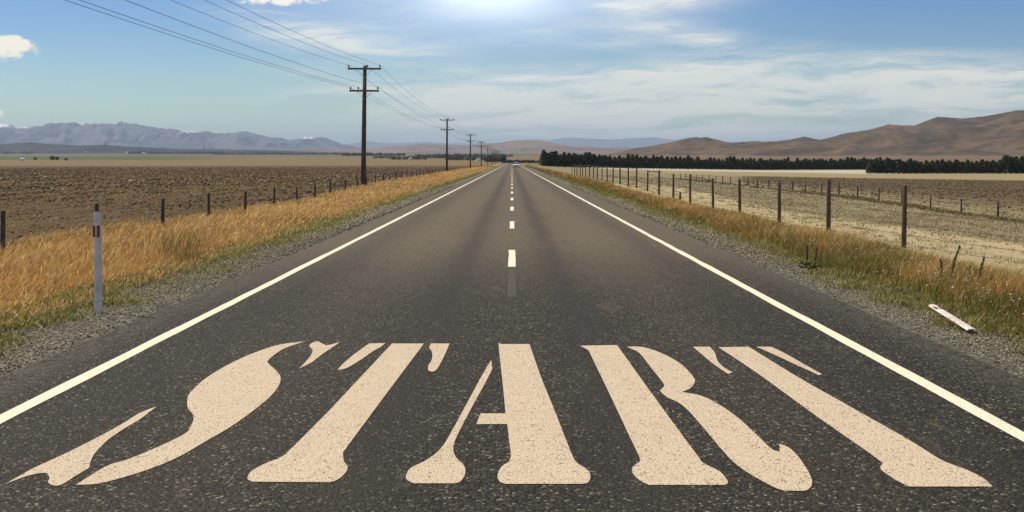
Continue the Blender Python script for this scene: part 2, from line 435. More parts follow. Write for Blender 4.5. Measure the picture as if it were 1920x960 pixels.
# ------------------------------------------------------------------ mountains and hills
def ridge_mat(name, c1, c2, c3=None, scale=.004, snow=None):
    m, nt, b = new_mat(name); P = pos(nt); x, y, z = XYZ(nt, P)
    n = NOISE(nt, P, scale, 6, .62); n2 = NOISE(nt, COMB(nt, x, y, z*2.5), scale*5, 5, .6)
    c = MIX(nt, n.sm(.38, .62), c1, c2)
    if c3: c = MIX(nt, n2.sm(.5, .66)*.75, c, c3)
    if snow:
        c = MIX(nt, snow_mask(nt, x, y, z+(n2-.5)*120.0), c, (.88, .88, .9))
    setc(nt, b, c); b.inputs['Roughness'].default_value = .95; b.inputs['Specular IOR Level'].default_value = .1
    bump(nt, b, n2, .6, 1.0/scale*.02); return m
def snow_mask(nt, x, y, z):
    r = x/y; t = None
    for px, wd, zt in ((6, 14, 610), (42, 11, 585), (355, 13, 500), (578, 10, 378)):
        a = (r-(px-960)/F)*(F/wd); e = ((a*a)*-1.0).exp()*z.sm(zt, zt+14)*1.3; t = e if t is None else t+e
    return t.clamp()
def make_range(name, prof, D, depth, mat, rough=.12, px_step=5, rows=26, seed=0, nscale=.0006, jag=0.0):
    px = np.array([p[0] for p in prof], float); py = np.array([p[1] for p in prof], float)
    cols = np.arange(px[0], px[-1]+1, px_step)
    zr = HC+(HY-np.interp(cols, px, py))*D/F
    if jag:
        zr = zr+np.array([jag*D/F*mnoise.fractal(Vector((c_*.13, seed, 0)), .7, 2.0, 4) for c_ in cols])
    X0 = (cols-960)*D/F
    V = []; vv = np.concatenate([np.linspace(-1, 0, rows), np.linspace(0, 1, 7)[1:]])
    for v_ in vv:
        yv = D+depth*v_*(1 if v_ < 0 else .8)
        zb = h1(0, max(yv, 1000))-D*.002
        for k, c_ in enumerate(cols):
            s = (1-abs(v_))
            rel = s**1.15
            p = Vector((X0[k]*nscale, yv*nscale, seed*7.3))
            nr = mnoise.ridged_multi_fractal(p, 1.0, 2.1, 5, 1.0, 2.0)-1.1
            amp = rough*(1-s)*s*4*(max(zr[k]-zb, 0))
            V.append((X0[k]+(mnoise.noise(p*3)*depth*.05 if abs(v_) > .02 else 0), yv, zb+(zr[k]-zb)*rel+nr*amp))
    nC = len(cols); nR = len(vv)
    i = np.arange(nR-1)[:, None]*nC+np.arange(nC-1)[None, :]
    f = np.stack([i, i+1, i+1+nC, i+nC], -1).reshape(-1, 4)
    o = mesh_np(name, np.array(V), f, np.full(len(f), 4), mat, smooth=True); tag(o, kind='structure'); return o
m_alp = ridge_mat('bare_mountain_rock', (.07, .07, .085), (.13, .125, .13), (.05, .05, .07), .0012, snow=350)
m_pale = ridge_mat('distant_rock', (.10, .11, .13), (.14, .14, .16), None, .0008)
m_mid = ridge_mat('dry_hill_grass', (.13, .10, .085), (.22, .16, .12), (.10, .09, .07), .0015)
m_brown = ridge_mat('brown_tussock', (.056, .038, .017), (.138, .088, .042), (.032, .032, .012), .0046)
m_terr = ridge_mat('dark_terrace', (.022, .025, .03), (.05, .045, .04), None, .003)
make_range('mountains', [(-420, 240), (-300, 226), (-150, 244), (-60, 232), (0, 235), (14, 233), (30, 239), (48, 243), (62, 236), (80, 243), (100, 233), (118, 231), (126, 234), (145, 232), (152, 239), (165, 235),
    (185, 233), (215, 233), (232, 229), (246, 232), (262, 235), (300, 242), (322, 243), (345, 246), (362, 249), (390, 249), (420, 252), (440, 250), (460, 247), (480, 252),
    (505, 257), (530, 262), (552, 264), (575, 262), (600, 258), (617, 260), (640, 270), (662, 277), (700, 286), (740, 292)], 20000, 4200, m_alp, .6, 3, 40, 1, .0013, jag=6.0)
make_range('distant_mountains', [(560, 290), (620, 274), (690, 265), (720, 268), (760, 268), (800, 266), (840, 269), (900, 268), (960, 268), (1005, 261), (1030, 263), (1060, 258), (1110, 260), (1150, 262), (1180, 259),
    (1225, 258), (1265, 262), (1300, 257), (1345, 262), (1370, 268), (1420, 280), (1470, 290)], 31000, 4500, m_pale, .15, 5, 16, 2, .0004, jag=1.0)
make_range('hills', [(420, 291), (520, 284), (600, 279), (660, 278), (700, 279), (745, 274), (790, 270), (830, 271), (880, 274), (930, 269), (960, 264), (985, 262), (1012, 264), (1045, 269), (1075, 275), (1105, 274), (1130, 278),
    (1160, 276), (1190, 281), (1250, 284), (1330, 288), (1450, 290)], 9500, 2600, m_mid, .2, 4, 26, 3, .0011, jag=.5)
make_range('brown_hills', [(1130, 292), (1160, 288), (1190, 281), (1225, 274), (1262, 266), (1285, 260), (1305, 257), (1318, 259), (1340, 265), (1375, 267), (1420, 266), (1455, 265), (1485, 261), (1508, 256), (1522, 259), (1537, 262),
    (1560, 257), (1590, 249), (1632, 243), (1652, 237), (1666, 233), (1690, 235), (1722, 235), (1740, 228), (1757, 219), (1775, 220), (1805, 222), (1845, 218), (1880, 212), (1905, 207), (1960, 204), (2050, 196), (2200, 190), (2400, 205)],
    4600, 1500, m_brown, .55, 4, 60, 4, .0021, jag=.6)
make_range('terrace', [(-300, 272), (-100, 268), (0, 270), (60, 267), (90, 270), (150, 273), (195, 271), (245, 275), (330, 279), (420, 280), (520, 282), (600, 285), (690, 289)], 6500, 700, m_terr, .1, 6, 12, 5, .004)

# ------------------------------------------------------------------ foliage materials
def leaf_mat(name, trans=.35, rough=.7, gain=1.0):
    m = bpy.data.materials.new(name); m.use_nodes = True; nt = m.node_tree; nt.nodes.clear()
    a = nt.nodes.new('ShaderNodeVertexColor'); a.layer_name = 'tone'
    hs = nt.nodes.new('ShaderNodeHueSaturation'); hs.inputs['Value'].default_value = gain
    nt.links.new(a.outputs[0], hs.inputs['Color'])
    d = nt.nodes.new('ShaderNodeBsdfDiffuse'); t = nt.nodes.new('ShaderNodeBsdfTranslucent')
    gl = nt.nodes.new('ShaderNodeBsdfGlossy'); gl.inputs['Roughness'].default_value = .45
    nt.links.new(hs.outputs[0], d.inputs[0]); nt.links.new(hs.outputs[0], t.inputs[0])
    mx = nt.nodes.new('ShaderNodeMixShader'); mx.inputs[0].default_value = trans
    nt.links.new(d.outputs[0], mx.inputs[1]); nt.links.new(t.outputs[0], mx.inputs[2])
    m2 = nt.nodes.new('ShaderNodeMixShader'); m2.inputs[0].default_value = .03
    nt.links.new(mx.outputs[0], m2.inputs[1]); nt.links.new(gl.outputs[0], m2.inputs[2])
    o = nt.nodes.new('ShaderNodeOutputMaterial'); nt.links.new(m2.outputs[0], o.inputs[0]); return m
m_blade = leaf_mat('grass_blades', .45); m_leaf = leaf_mat('tree_leaves', .15)
m_bark = simple('bark', (.07, .05, .035), (.12, .09, .065), 6, .95, .6)

def blades(name, x, y, h, wd, col, lean=.8, wind=(.25, 0.05), head=None, label=None, cat=None, z=None):
    n = len(x); z0 = H(x, y) if z is None else z
    ang = rng.uniform(0, 2*np.pi, n); fa = rng.uniform(0, 2*np.pi, n)
    ln = rng.uniform(.1, 1, n)*lean
    ddx = (np.cos(ang)*ln+wind[0]*rng.uniform(.3, 1.3, n))*h; ddy = (np.sin(ang)*ln+wind[1])*h
    hx = np.cos(fa)*wd*.5; hy = np.sin(fa)*wd*.5
    prof = [(0, 0, .9), (.30, .10, 1.0), (.72, .55, .75), (1, 1, 0)] if head is None else [(0, 0, .5), (.35, .12, .5), (.72, .5, head), (1, 1, 0)]
    V = np.zeros((n, 7, 3)); C = np.zeros((n, 7, 3))
    for k, (tz, tb, tw) in enumerate(prof):
        cx = x+ddx*tb; cy = y+ddy*tb; cz = z0-.02*(k == 0)+h*tz*(1-.12*tb)
        if k < 3:
            V[:, 2*k] = np.stack([cx-hx*tw, cy-hy*tw, cz], 1); V[:, 2*k+1] = np.stack([cx+hx*tw, cy+hy*tw, cz], 1)
        else: V[:, 6] = np.stack([cx, cy, cz], 1)
    C[:] = col[:, None, :]
    base = np.arange(n)[:, None]*7
    q1 = base+np.array([0, 1, 3, 2]); q2 = base+np.array([2, 3, 5, 4]); t = base+np.array([4, 5, 6])
    flat = np.concatenate([q1.ravel(), q2.ravel(), t.ravel()]); sizes = np.concatenate([np.full(2*n, 4), np.full(n, 3)])
    o = mesh_np(name, V.reshape(-1, 3), flat, sizes, m_blade, C.reshape(-1, 3))
    tag(o, label, cat, kind='stuff'); return o
def sample(n, xa, xb, da, db, p=1.0):
    if p == 1: d = np.exp(rng.uniform(np.log(da), np.log(db), n))
    else: d = rng.uniform(da, db, n)
    x = rng.uniform(xa, xb, n); k = np.abs(x) < .50*d+1.0
    return x[k], d[k]
def fbm(x, y, s, seed=0):
    out = np.zeros(len(x)); a = 1; f = s
    for k in range(4):
        p1, p2 = seed*1.7+k*2.1, seed*.9+k*4.3
        out += a*np.sin(x*f+p1+1.7*np.sin(y*f*.7+p2))*np.sin(y*f*.83+p2+1.3*np.sin(x*f*.6+p1)); a *= .55; f *= 2.03
    return out
def palette(cols, t, jit=.18):
    cols = np.array(cols); t = np.clip(t, 0, .999)*(len(cols)-1); i = t.astype(int); f = (t-i)[:, None]
    c = cols[i]*(1-f)+cols[i+1]*f
    return c*(1+rng.normal(0, jit, len(t)))[:, None].clip(.5, 1.6)

GOLD = [(.15, .085, .027), (.33, .175, .045), (.55, .325, .095), (.72, .50, .22)]
GREEN = [(.045, .05, .010), (.10, .105, .016), (.17, .16, .03), (.27, .23, .06)]
# left verge: golden grass
x, y = sample(330000, -11.3, -4.75, 9, 420)
n1 = fbm(x, y, .55, 1); n2 = fbm(x, y, 1.9, 2)
k = (x < -5.3+.35*n1) | (rng.random(len(x)) < .12); k &= ~((n2 > .6) & (rng.random(len(x)) < .8))
x, y, n1, n2 = x[k], y[k], n1[k], n2[k]
n0 = fbm(x, y, .2, 12)
t = .38+.26*n1+.16*n2+.16*n0+rng.normal(0, .13, len(x))+np.clip((-x-5.2)/9, 0, .25)
h = (.32+.12*n1+.10*n2+.04*n0+rng.normal(0, .08, len(x))).clip(.08, .66)*np.clip((-x-4.3)/5.2, .24, 1)
c = palette(GOLD, t); gm = rng.random(len(x)) < np.clip(.14+.26*n2-.18*n0-.05*(x+6)+.25*np.clip(x+5.9, 0, 1), .03, .7)*.85
c[gm] = palette(GREEN, rng.uniform(.2, 1, gm.sum()))
rd = (fbm(x, y, 1.1, 9) > .55) & (x > -6.4) & (y < 30); c[rd] = c[rd]*np.array([.62, .36, .32]); h[rd] *= .6
wd = np.maximum(.0045, .00042*y)
blades('dry_grass', x, y, h, wd, c, head=None, label='golden dry grass covering the left roadside verge', cat='grass')
x, y = sample(45000, -11.2, -5.0, 9, 300); n1 = fbm(x, y, .55, 1)
blades('seeding_grass', x, y, (.44+.1*n1+rng.normal(0, .07, len(x))).clip(.15, .7)*np.clip((-x-4.3)/4.2, .30, 1), np.maximum(.009, .0005*y), palette([(.40, .21, .06), (.60, .37, .13), (.78, .56, .27)], rng.random(len(x))), head=1.2,
       label='tall feathery seed heads rising over the left verge', cat='grass')
# right verge
x, y = sample(240000, 4.6, 8.0, 9, 420)
n1 = fbm(x, y, .5, 4); n2 = fbm(x, y, 1.7, 5)
k = (x > 5.0+.25*n1) | (rng.random(len(x)) < .1); x, y, n1, n2 = x[k], y[k], n1[k], n2[k]
near = np.clip((24-y)/9, 0, 1); outer = np.clip((x-6.9)*1.6, 0, 1)*np.clip((48-y)/14, 0, 1); inner = np.clip((5.9-x)*1.3, 0, 1)
pg = np.clip(.12+.24*near+.6*outer+.45*inner+.42*n2, .03, .92)
t = .42+.24*n1+.12*n2+rng.normal(0, .14, len(x)); c = palette(GOLD, t)
gm = rng.random(len(x)) < pg; c[gm] = palette(GREEN, rng.uniform(0, 1, gm.sum()))
h = (.25+.09*n1+.08*n2+rng.normal(0, .06, len(x))+.05*near).clip(.07, .6)*np.clip((x-4.4)/1.3, .3, 1)*np.clip((8.3-x)/1.6, .2, 1)
blades('roadside_grass', x, y, h, np.maximum(.005, .00042*y), c, label='orange and green rough grass along the right road edge', cat='grass')
# low green weeds on the shoulder borders
for s, cnt, lab in ((-1, 90000, 'low green weeds creeping over the left gravel edge'), (1, 90000, 'low green weeds creeping over the right gravel edge')):
    x, y = sample(cnt, 4.2, 5.7, 8, 160); n = fbm(x*s, y, 2.3, 6+s)
    k = rng.random(len(x)) < np.clip(.22+.5*n+1.0*(x-4.65), 0, 1); x, y = x[k]*s, y[k]
    c = palette([(.06, .07, .012), (.16, .155, .03), (.32, .29, .085), (.46, .40, .17)], rng.random(len(x)))
    blades('low_weeds', x, y, rng.uniform(.02, .11, len(x)), np.maximum(.010, .0005*y), c, lean=1.4, wind=(0, 0), label=lab, cat='weeds', z=H(x, y)+.012)
# sparse tufts in the stony paddock and ploughed field
def tufts(n, xa, xb, da, db, per, hh, cols, name, label, sp=.12):
    tx, ty = sample(n, xa, xb, da, db); x = np.repeat(tx, per)+rng.normal(0, sp, len(tx)*per); y = np.repeat(ty, per)+rng.normal(0, sp, len(tx)*per)
    c = palette(cols, np.repeat(rng.random(len(tx)), per)*.8+rng.random(len(x))*.2)
    blades(name, x, y, rng.uniform(.3, 1, len(x))*hh*np.repeat(rng.uniform(.5, 1.2, len(tx)), per), np.maximum(.008, .0006*y), c, lean=.7, label=label, cat='grass tufts')
tufts(2000, 13, 24, 26, 170, 12, .13, [(.16, .135, .05), (.34, .28, .13), (.46, .39, .22)], 'paddock_tufts', 'sparse pale tufts dotted over the stony paddock', .18)
tufts(500, 7.6, 12.9, 18, 120, 12, .10, [(.16, .17, .05), (.36, .31, .14)], 'track_tufts', 'short grass tufts growing on the pale dirt track', .12)
tufts(9000, -110, -11, 25, 170, 10, .20, [(.10, .11, .03), (.26, .22, .08), (.42, .34, .16)], 'field_tufts', 'straggly weeds sprouting in the brown ploughed field', .15)

# ------------------------------------------------------------------ stones and clods
def lumps(name, x, y, size, cols, mat, label, cat, flat=.6, z=None, lift=.2):
    t = (1+5**.5)/2
    iv = np.array([(-1, t, 0), (1, t, 0), (-1, -t, 0), (1, -t, 0), (0, -1, t), (0, 1, t), (0, -1, -t), (0, 1, -t), (t, 0, -1), (t, 0, 1), (-t, 0, -1), (-t, 0, 1)])/np.sqrt(1+t*t)
    fi = np.array([(0, 11, 5), (0, 5, 1), (0, 1, 7), (0, 7, 10), (0, 10, 11), (1, 5, 9), (5, 11, 4), (11, 10, 2), (10, 7, 6), (7, 1, 8), (3, 9, 4), (3, 4, 2), (3, 2, 6), (3, 6, 8), (3, 8, 9), (4, 9, 5), (2, 4, 11), (6, 2, 10), (8, 6, 7), (9, 8, 1)])
    n = len(x); z0 = H(x, y) if z is None else z
    V = np.repeat(iv[None], n, 0)*rng.uniform(.65, 1.25, (n, 12, 1)); a = rng.uniform(0, 2*np.pi, n)
    sx = rng.uniform(.7, 1.3, n); V[:, :, 0] *= sx[:, None]; V[:, :, 2] *= flat*rng.uniform(.7, 1.3, n)[:, None]
    X = V[:, :, 0]*np.cos(a)[:, None]-V[:, :, 1]*np.sin(a)[:, None]; Y = V[:, :, 0]*np.sin(a)[:, None]+V[:, :, 1]*np.cos(a)[:, None]
    V[:, :, 0] = X; V[:, :, 1] = Y; V *= size[:, None, None]*.5
    V += np.stack([x, y, z0+size*.5*lift], 1)[:, None]
    fl = (np.arange(n)[:, None, None]*12+fi[None]).reshape(-1, 3)
    o = mesh_np(name, V.reshape(-1, 3), fl, np.full(len(fl), 3), mat, np.repeat(cols[:, None], 12, 1).reshape(-1, 3))
    tag(o, label, cat, kind='stuff'); return o
m_stone = leaf_mat('stone_tones', 0.0)
for s, lab in ((-1, 'loose grey gravel stones on the left shoulder'), (1, 'loose grey gravel stones on the right shoulder')):
    x, y = sample(60000, 3.9, 5.25, 5, 75); k = rng.random(len(x)) < np.clip((x-3.75)/.7, .1, 1); x, y = x[k], y[k]
    g0 = rng.random(len(x))**1.5
    c = np.stack([.055+.33*g0, .050+.29*g0, .033+.19*g0], 1)
    lumps('gravel_stones', x*s, y, rng.uniform(.008, .024, len(x))*np.clip(y/12, 1, 3), c, m_stone, lab, 'gravel', .7, H(x*s, y)+.012)
x, y = sample(170000, -170, -11.0, 24, 480); n1 = fbm(x, y, .22, 3); k = (rng.random(len(x)) < np.clip(.72+.30*n1, .40, 1)*np.clip((480-y)/330, 0, 1)) & (np.abs(x) < .5*y+2); x, y, n1 = x[k], y[k], n1[k]; g0 = np.clip(rng.random(len(x))**1.4, 0, 1)
c = np.stack([.062+.20*g0, .034+.118*g0, .017+.060*g0], 1)
pl = rng.random(len(x)) < .05; c[pl] = rng.uniform(.22, .45, pl.sum())[:, None]*np.array([1, .88, .72])
lumps('soil_clods', x, y, (.05+.15*rng.random(len(x))**2.4)*np.clip(y/60, .8, 2.0)*(1+.2*n1), c, m_stone, 'rough brown clods of earth turned up in the left field', 'soil clods', .75, lift=.35)
x, y = sample(6000, 12.8, 24.5, 25, 170); g0 = rng.random(len(x))
c = np.stack([.13+.36*g0, .11+.31*g0, .072+.22*g0], 1)
lumps('paddock_stones', x, y, rng.uniform(.03, .12, len(x))*np.clip(y/55, .8, 2.2), c, m_stone, 'pale stones strewn over the dry paddock right of the track', 'stones', .7, lift=.3)

x, y = sample(60000, 26, 125, 50, 235); k = (rng.random(len(x)) < .5) & (x > .21*y); x, y = x[k], y[k]; g0 = rng.random(len(x))**1.4
c = np.stack([.05+.14*g0, .036+.10*g0, .018+.055*g0], 1)
lumps('soil_clods', x, y, (.04+.09*rng.random(len(x))**2)*np.clip(y/55, .8, 2.0), c, m_stone, 'dark earth clods in the brown field behind the low right fence', 'soil clods', .7, lift=.3)
x, y = sample(9000, 23.6, 24.5, 45, 160)
blades('fence_line_grass', x, y, rng.uniform(.08, .28, len(x)), np.maximum(.01, .0006*y), palette([(.07, .06, .02), (.18, .14, .05), (.34, .27, .12)], rng.random(len(x))), label='dark rough grass growing along the foot of the low right fence', cat='grass')
px_ = rng.uniform(295, 372, 260); cx_ = (px_-960)*19.2/F; cy_ = 19.2+rng.normal(0, .35, len(px_))
blades('tall_tussock_grass', cx_, cy_, rng.uniform(.35, .72, len(cx_)), np.full(len(cx_), .011), palette([(.18, .13, .04), (.36, .24, .08), (.55, .38, .15)], rng.random(len(cx_))), lean=.35, wind=(.2, 0), head=1.3, label='taller olive tussock stalks standing up in the left golden verge', cat='grass')

# ------------------------------------------------------------------ wire fences
m_post = simple('weathered_timber', (.055, .036, .022), (.13, .085, .050), 9, .9, .5, stretch=(3, 3, .5))
m_postd = simple('dark_timber', (.035, .026, .020), (.10, .075, .052), 9, .9, .5, stretch=(3, 3, .5))
m_wire = simple('rusted_wire', (.06, .05, .04), (.10, .085, .07), 5, .5, 0, .6)
def fence(name, label, X, y0, s, n, hgt, rad, wires, mat, sink=0, rails=(), stays=(), wr=.0022, xs_fn=None, grass_h=None):
    f = empty(name, (X, y0, h1(X, y0))); tag(f, label, 'fence')
    base = f.location.copy(); tops = []
    pm = None
    for k in range(n):
        yy = y0+s*k; xx = X+random.uniform(-.05, .05); zz = h1(xx, yy)
        hh = hgt*random.uniform(.95, 1.05); r = rad*random.uniform(.85, 1.15)
        lx, ly = random.uniform(-.03, .03), random.uniform(-.03, .03)
        mb = MB(); p = Vector((0, 0, 0))
        mb.tube([(0, 0, -.3), (lx*.4, ly*.4, hh*.4), (lx, ly, hh-.02), (lx, ly, hh)], [r*1.05, r, r*.95, r*.8], 9)
        o = mb.build('post', mat, f); o.location = Vector((xx, yy, zz-sink))-base
        tops.append((xx, yy, zz-sink, hh))
    for wz in wires:
        pts = []
        for a, c_ in zip(tops, tops[1:]):
            for t in (0, .5): pts.append((a[0]*(1-t)+c_[0]*t+rad, a[1]*(1-t)+c_[1]*t, a[2]*(1-t)+c_[2]*t+wz*hgt-(.015 if t else 0)))
        mb = MB(); P0 = [Vector(p)-base for p in pts]
        mb.tube(P0, [wr*max(1, p[1]/35) for p in pts], 4); mb.build('wire', m_wire, f)
    for k in rails:
        a, c_ = tops[k], tops[k+1]
        mb = MB(); mb.tube([Vector((a[0], a[1]+rad, a[2]+a[3]*.93))-base, Vector((c_[0], c_[1]-rad, c_[2]+c_[3]*.93))-base], rad*.62, 8)
        mb.build('rail', mat, f)
    return f
fence('wire_fence', 'tall timber post and wire fence beside the pale dirt track', 9.0, 25-6-6, 6.0, 26, 1.50, .056, (.06, .2, .36, .54, .74, .93), m_post, rails=(6, 9), wr=.005)
fence('wire_fence', 'low wire fence crossing the stony paddock behind the track', 24, 45.2, 4.4, 26, .92, .05, (.15, .4, .65, .92), m_postd, wr=.004)
fence('wire_fence', 'low dark wire fence half buried in golden grass on the left', -10.5, 22.5, 5.12, 26, 1.08, .052, (.35, .6, .8, .95), m_postd, wr=.004)
st = MB(); st.tube([(0, 0, -.2), (.01, 0, .3), (.02, 0, .62)], [.06, .055, .045], 9)
o = st.build('stub_post', m_postd); o.location = (7.75, 50.5, h1(7.75, 50.5)); tag(o, 'short lone timber stub in grass between road and tall fence', 'post')

# ------------------------------------------------------------------ utility poles and cables
m_pole = simple('pole_timber', (.055, .048, .040), (.12, .105, .085), 5, .85, .4, stretch=(3, 3, .3))
m_arm = simple('crossarm_timber', (.10, .085, .07), (.18, .15, .12), 7, .85, .3)
m_ins = simple('brown_porcelain', (.05, .035, .03), (.07, .05, .04), 5, .25, 0, spec=.6)
m_steel = simple('steel_bracket', (.18, .18, .18), (.28, .28, .27), 9, .5, .1, .7)
OFF_T = (-1.12, .22, 1.12); OFF_B = (-.98, -.42, .98)
ZT, ZB, ZP = 8.72, 7.15, 8.95       # above the pole's foot
def make_pole():
    p = empty('utility_pole'); tag(p, 'x', 'utility pole', 'utility poles along the left of the road')
    MB().tube([(0, 0, -.5), (0, 0, 3), (.02, 0, 6), (.04, 0, ZP)], [.185, .17, .15, .13], 14).build('pole', m_pole, p)
    for z, hw, offs in ((ZT, 1.2, OFF_T), (ZB, 1.06, OFF_B)):
        a = MB().box((.04, -.19, z), (2*hw, .10, .13), bevel=.01).build('crossarm', m_arm, p)
        for o_ in offs:
            mb = MB(); x0 = o_+.04
            mb.tube([(x0, -.19, z+.06), (x0, -.19, z+.12), (x0, -.19, z+.13), (x0, -.19, z+.19), (x0, -.19, z+.20), (x0, -.19, z+.26), (x0, -.19, z+.29)], [.018, .018, .06, .05, .065, .045, .02], 10)
            mb.build('insulator', m_ins, a)
        mb = MB()
        for s in (-1, 1): mb.tube([(.04+s*.55, -.19, z-.06), (.04+s*.09, -.16, z-.5)], .014, 6)
        mb.build('brace', m_steel, a)
    return p
P0 = make_pole()
pole_xy = [(-10.6, 78+100*k) for k in range(9)]
lbl = ['nearest and tallest looking utility pole rising from golden grass', 'second utility pole from the camera on the left verge', 'third utility pole from the camera on the left verge', 'fourth utility pole from the camera, thin and distant',
       'fifth utility pole from the camera, thin and distant', 'sixth utility pole from the camera, faint and small', 'seventh utility pole from the camera, faint and tiny', 'eighth utility pole from the camera, barely visible', 'farthest utility pole, ninth from the camera, at the road end']
for k, (px, py) in enumerate(pole_xy):
    o = P0 if k == 0 else copy_tree(P0)
    zz = h1(px, py)+(0 if k else .0); o.location = (px, py, zz); o['label'] = lbl[k]
    o.rotation_euler = (0, R(.4) if k == 0 else 0, R(-3) if k == 0 else 0)
m_cable = simple('aluminium_cable', (.09, .09, .10), (.12, .12, .13), 5, .5, 0, .4)
names = ['left', 'middle', 'right']
for lev, (offs, z, nm) in enumerate(((OFF_T, ZT, 'upper'), (OFF_B, ZB, 'lower'))):
    for q, of in enumerate(offs):
        anchors = [(-12.8+of, -22, h1(-12.8, 0)+z+.3)]+[(px+of+.04, py-.19, h1(px, py)+z+.27) for px, py in pole_xy]
        pts = []
        for j, (a, c_) in enumerate(zip(anchors, anchors[1:])):
            n = 24 if j == 0 else 12; sag = (1.0, .75)[lev]+.05*q-.25*(j > 0)
            for t in np.linspace(0, 1, n, endpoint=False):
                pts.append(tuple(a[i]*(1-t)+c_[i]*t-(4*sag*t*(1-t) if i == 2 else 0) for i in range(3)))
        pts.append(anchors[-1])
        mb = MB(); mb.tube(pts, [max(.009, .00007*p[1]) for p in pts], 5)
        o = mb.build('power_cable', m_cable)
        tag(o, f'{names[q]} overhead cable on the {nm} crossarms of the utility poles', 'power cable', 'overhead cables between the utility poles')

# ------------------------------------------------------------------ marker posts
m_white = simple('white_plastic', (.52, .46, .42), (.78, .70, .64), 5, .5, .05)
m_red = simple('red_reflector', (.17, .012, .018), (.22, .02, .03), 20, .35, 0, spec=.6)
m_pink = simple('pale_reflector', (.55, .42, .42), (.62, .48, .46), 20, .4, 0)
def marker(name, label, hgt=1.13):
    e = empty(name); tag(e, label, 'marker post', 'roadside marker posts')
    bm = bmesh.new(); prof = [(-.047, .030), (-.040, .004), (-.020, -.004), (.0, -.006), (.020, -.004), (.040, .004), (.047, .022), (.041, .022), (.034, .010), (.0, .002), (-.034, .012), (-.040, .030)]
    for (z0, z1) in ((-.25, hgt),):
        a = [bm.verts.new((p[0], p[1], z0)) for p in prof]; c_ = [bm.verts.new((p[0]*.97, p[1], z1-(.012 if abs(p[0]) > .03 else 0))) for p in prof]
        n = len(prof)
        for k in range(n): bm.faces.new((a[k], a[(k+1) % n], c_[(k+1) % n], c_[k]))
        bm.faces.new(a); bm.faces.new(c_)
    bmesh.ops.recalc_face_normals(bm, faces=bm.faces)
    me = bpy.data.meshes.new('blade'); bm.to_mesh(me); bm.free(); me.materials.append(m_white)
    o = bpy.data.objects.new('blade', me); COL.objects.link(o); o.parent = e
    for xc, mt, wd, nm in ((-.027, m_red, .026, 'reflector'), (.027, m_red, .030, 'reflector'), (.0005, m_pink, .021, 'centre_strip')):
        MB().box((xc, -.0075 if mt is m_red else -.0085, hgt-.215), (wd, .010, .125), bevel=.002).build(nm, mt, e)
    return e
mp = marker('marker_post', 'upright white marker post with red band on the left gravel shoulder')
mp.location = (-4.53, 11.95, h1(-4.53, 11.95)); mp.rotation_euler = (R(.5), R(-.4), R(-12))
fm = marker('marker_post', 'fallen white marker post lying on gravel at the right grass edge', 1.05)
gx, gy = 4.44, 10.75
fm.location = (gx, gy, h1(gx, gy)+.075); fm.rotation_euler = (R(-87), R(0), R(-5)); fm.scale = (.95, .45, 1)

# ------------------------------------------------------------------ tall weeds by the right verge, countable
def weed(x, y, h, lean, label, nleaf=26, dark=True):
    e = empty('weed_stalk', (x, y, h1(x, y))); tag(e, label, 'weed', 'tall dark weed stalks')
    mt = m_postd
    pts = [(lean*h*t*t, 0, h*t) for t in np.linspace(0, 1, 7)]
    MB().tube(pts, [.007, .006, .006, .006, .009, .008, .003], 7).build('stem', mt, e)
    V = []; Fc = []; C = []
    for k in range(110):
        t = .35+.65*random.random()**.7; a = random.uniform(0, 6.28); r = .016*(1.1-t)+.006; p = Vector((lean*h*t*t, 0, h*t))
        q = p+Vector((math.cos(a)*r, math.sin(a)*r, random.uniform(-.01, .04))); s = .009
        b0 = len(V); V += [tuple(p), tuple(q+Vector((s, 0, s))), tuple(q+Vector((0, s, s*2.5)))]; Fc += [b0, b0+1, b0+2]
        cc = (.06, .045, .03) if random.random() < .6 else (.08, .10, .03); C += [cc]*3
    for k in range(nleaf):
        a = random.uniform(0, 6.28); z = random.uniform(.02, .3)*h; l = random.uniform(.08, .2); w_ = .022
        d = Vector((math.cos(a), math.sin(a), .5)); sd = Vector((-math.sin(a), math.cos(a), 0))*w_; p = Vector((0, 0, z)); b0 = len(V)
        V += [tuple(p), tuple(p+d*l*.5+sd), tuple(p+d*l-Vector((0, 0, .03))), tuple(p+d*l*.5-sd)]; Fc += [b0, b0+1, b0+2, b0, b0+2, b0+3]; C += [(.07, .10, .025)]*4
    o = mesh_np('leaves', np.array(V), Fc, np.full(len(Fc)//3, 3), m_leaf, np.array(C)); o.parent = e
    return e
for (px, py, h, ln, lab) in ((1780, 555, .62, .22, 'tall dark leaning seed stalk at the right verge, tallest of the stalks'), (1832, 560, .50, .18, 'dark weed stalk right of the tallest leaning stalk'),
                             (1512, 505, .34, .03, 'dark upright dock stalk in orange grass on the right, left one of a pair'), (1528, 508, .32, .1, 'dark upright dock stalk in orange grass on the right, right one of a pair'),
                             (1766, 548, .40, -.05, 'dull dock stalk just left of the tallest leaning stalk')):
    p = g(px, py); weed(p.x, p.y, h, ln, lab)
# white flower heads on the right, yarrow
x, y = sample(1500, 4.9, 7.2, 10, 40); k = fbm(x, y, 1.3, 8) > .1; x, y = x[k], y[k]
hh = rng.uniform(.18, .40, len(x))
blades('flower_stems', x, y, hh, np.full(len(x), .006), palette(GREEN, rng.random(len(x))), lean=.1, wind=(0, 0), label='thin green stems of wild flowers in the right verge', cat='flowers')
lumps('white_flowers', x, y, rng.uniform(.012, .04, len(x)), np.tile([.66, .60, .42], (len(x), 1))*rng.uniform(.5, 1, (len(x), 1)), m_stone, 'small cream flower heads scattered in the right verge', 'flowers', .4, H(x, y)+hh*.97, 0)

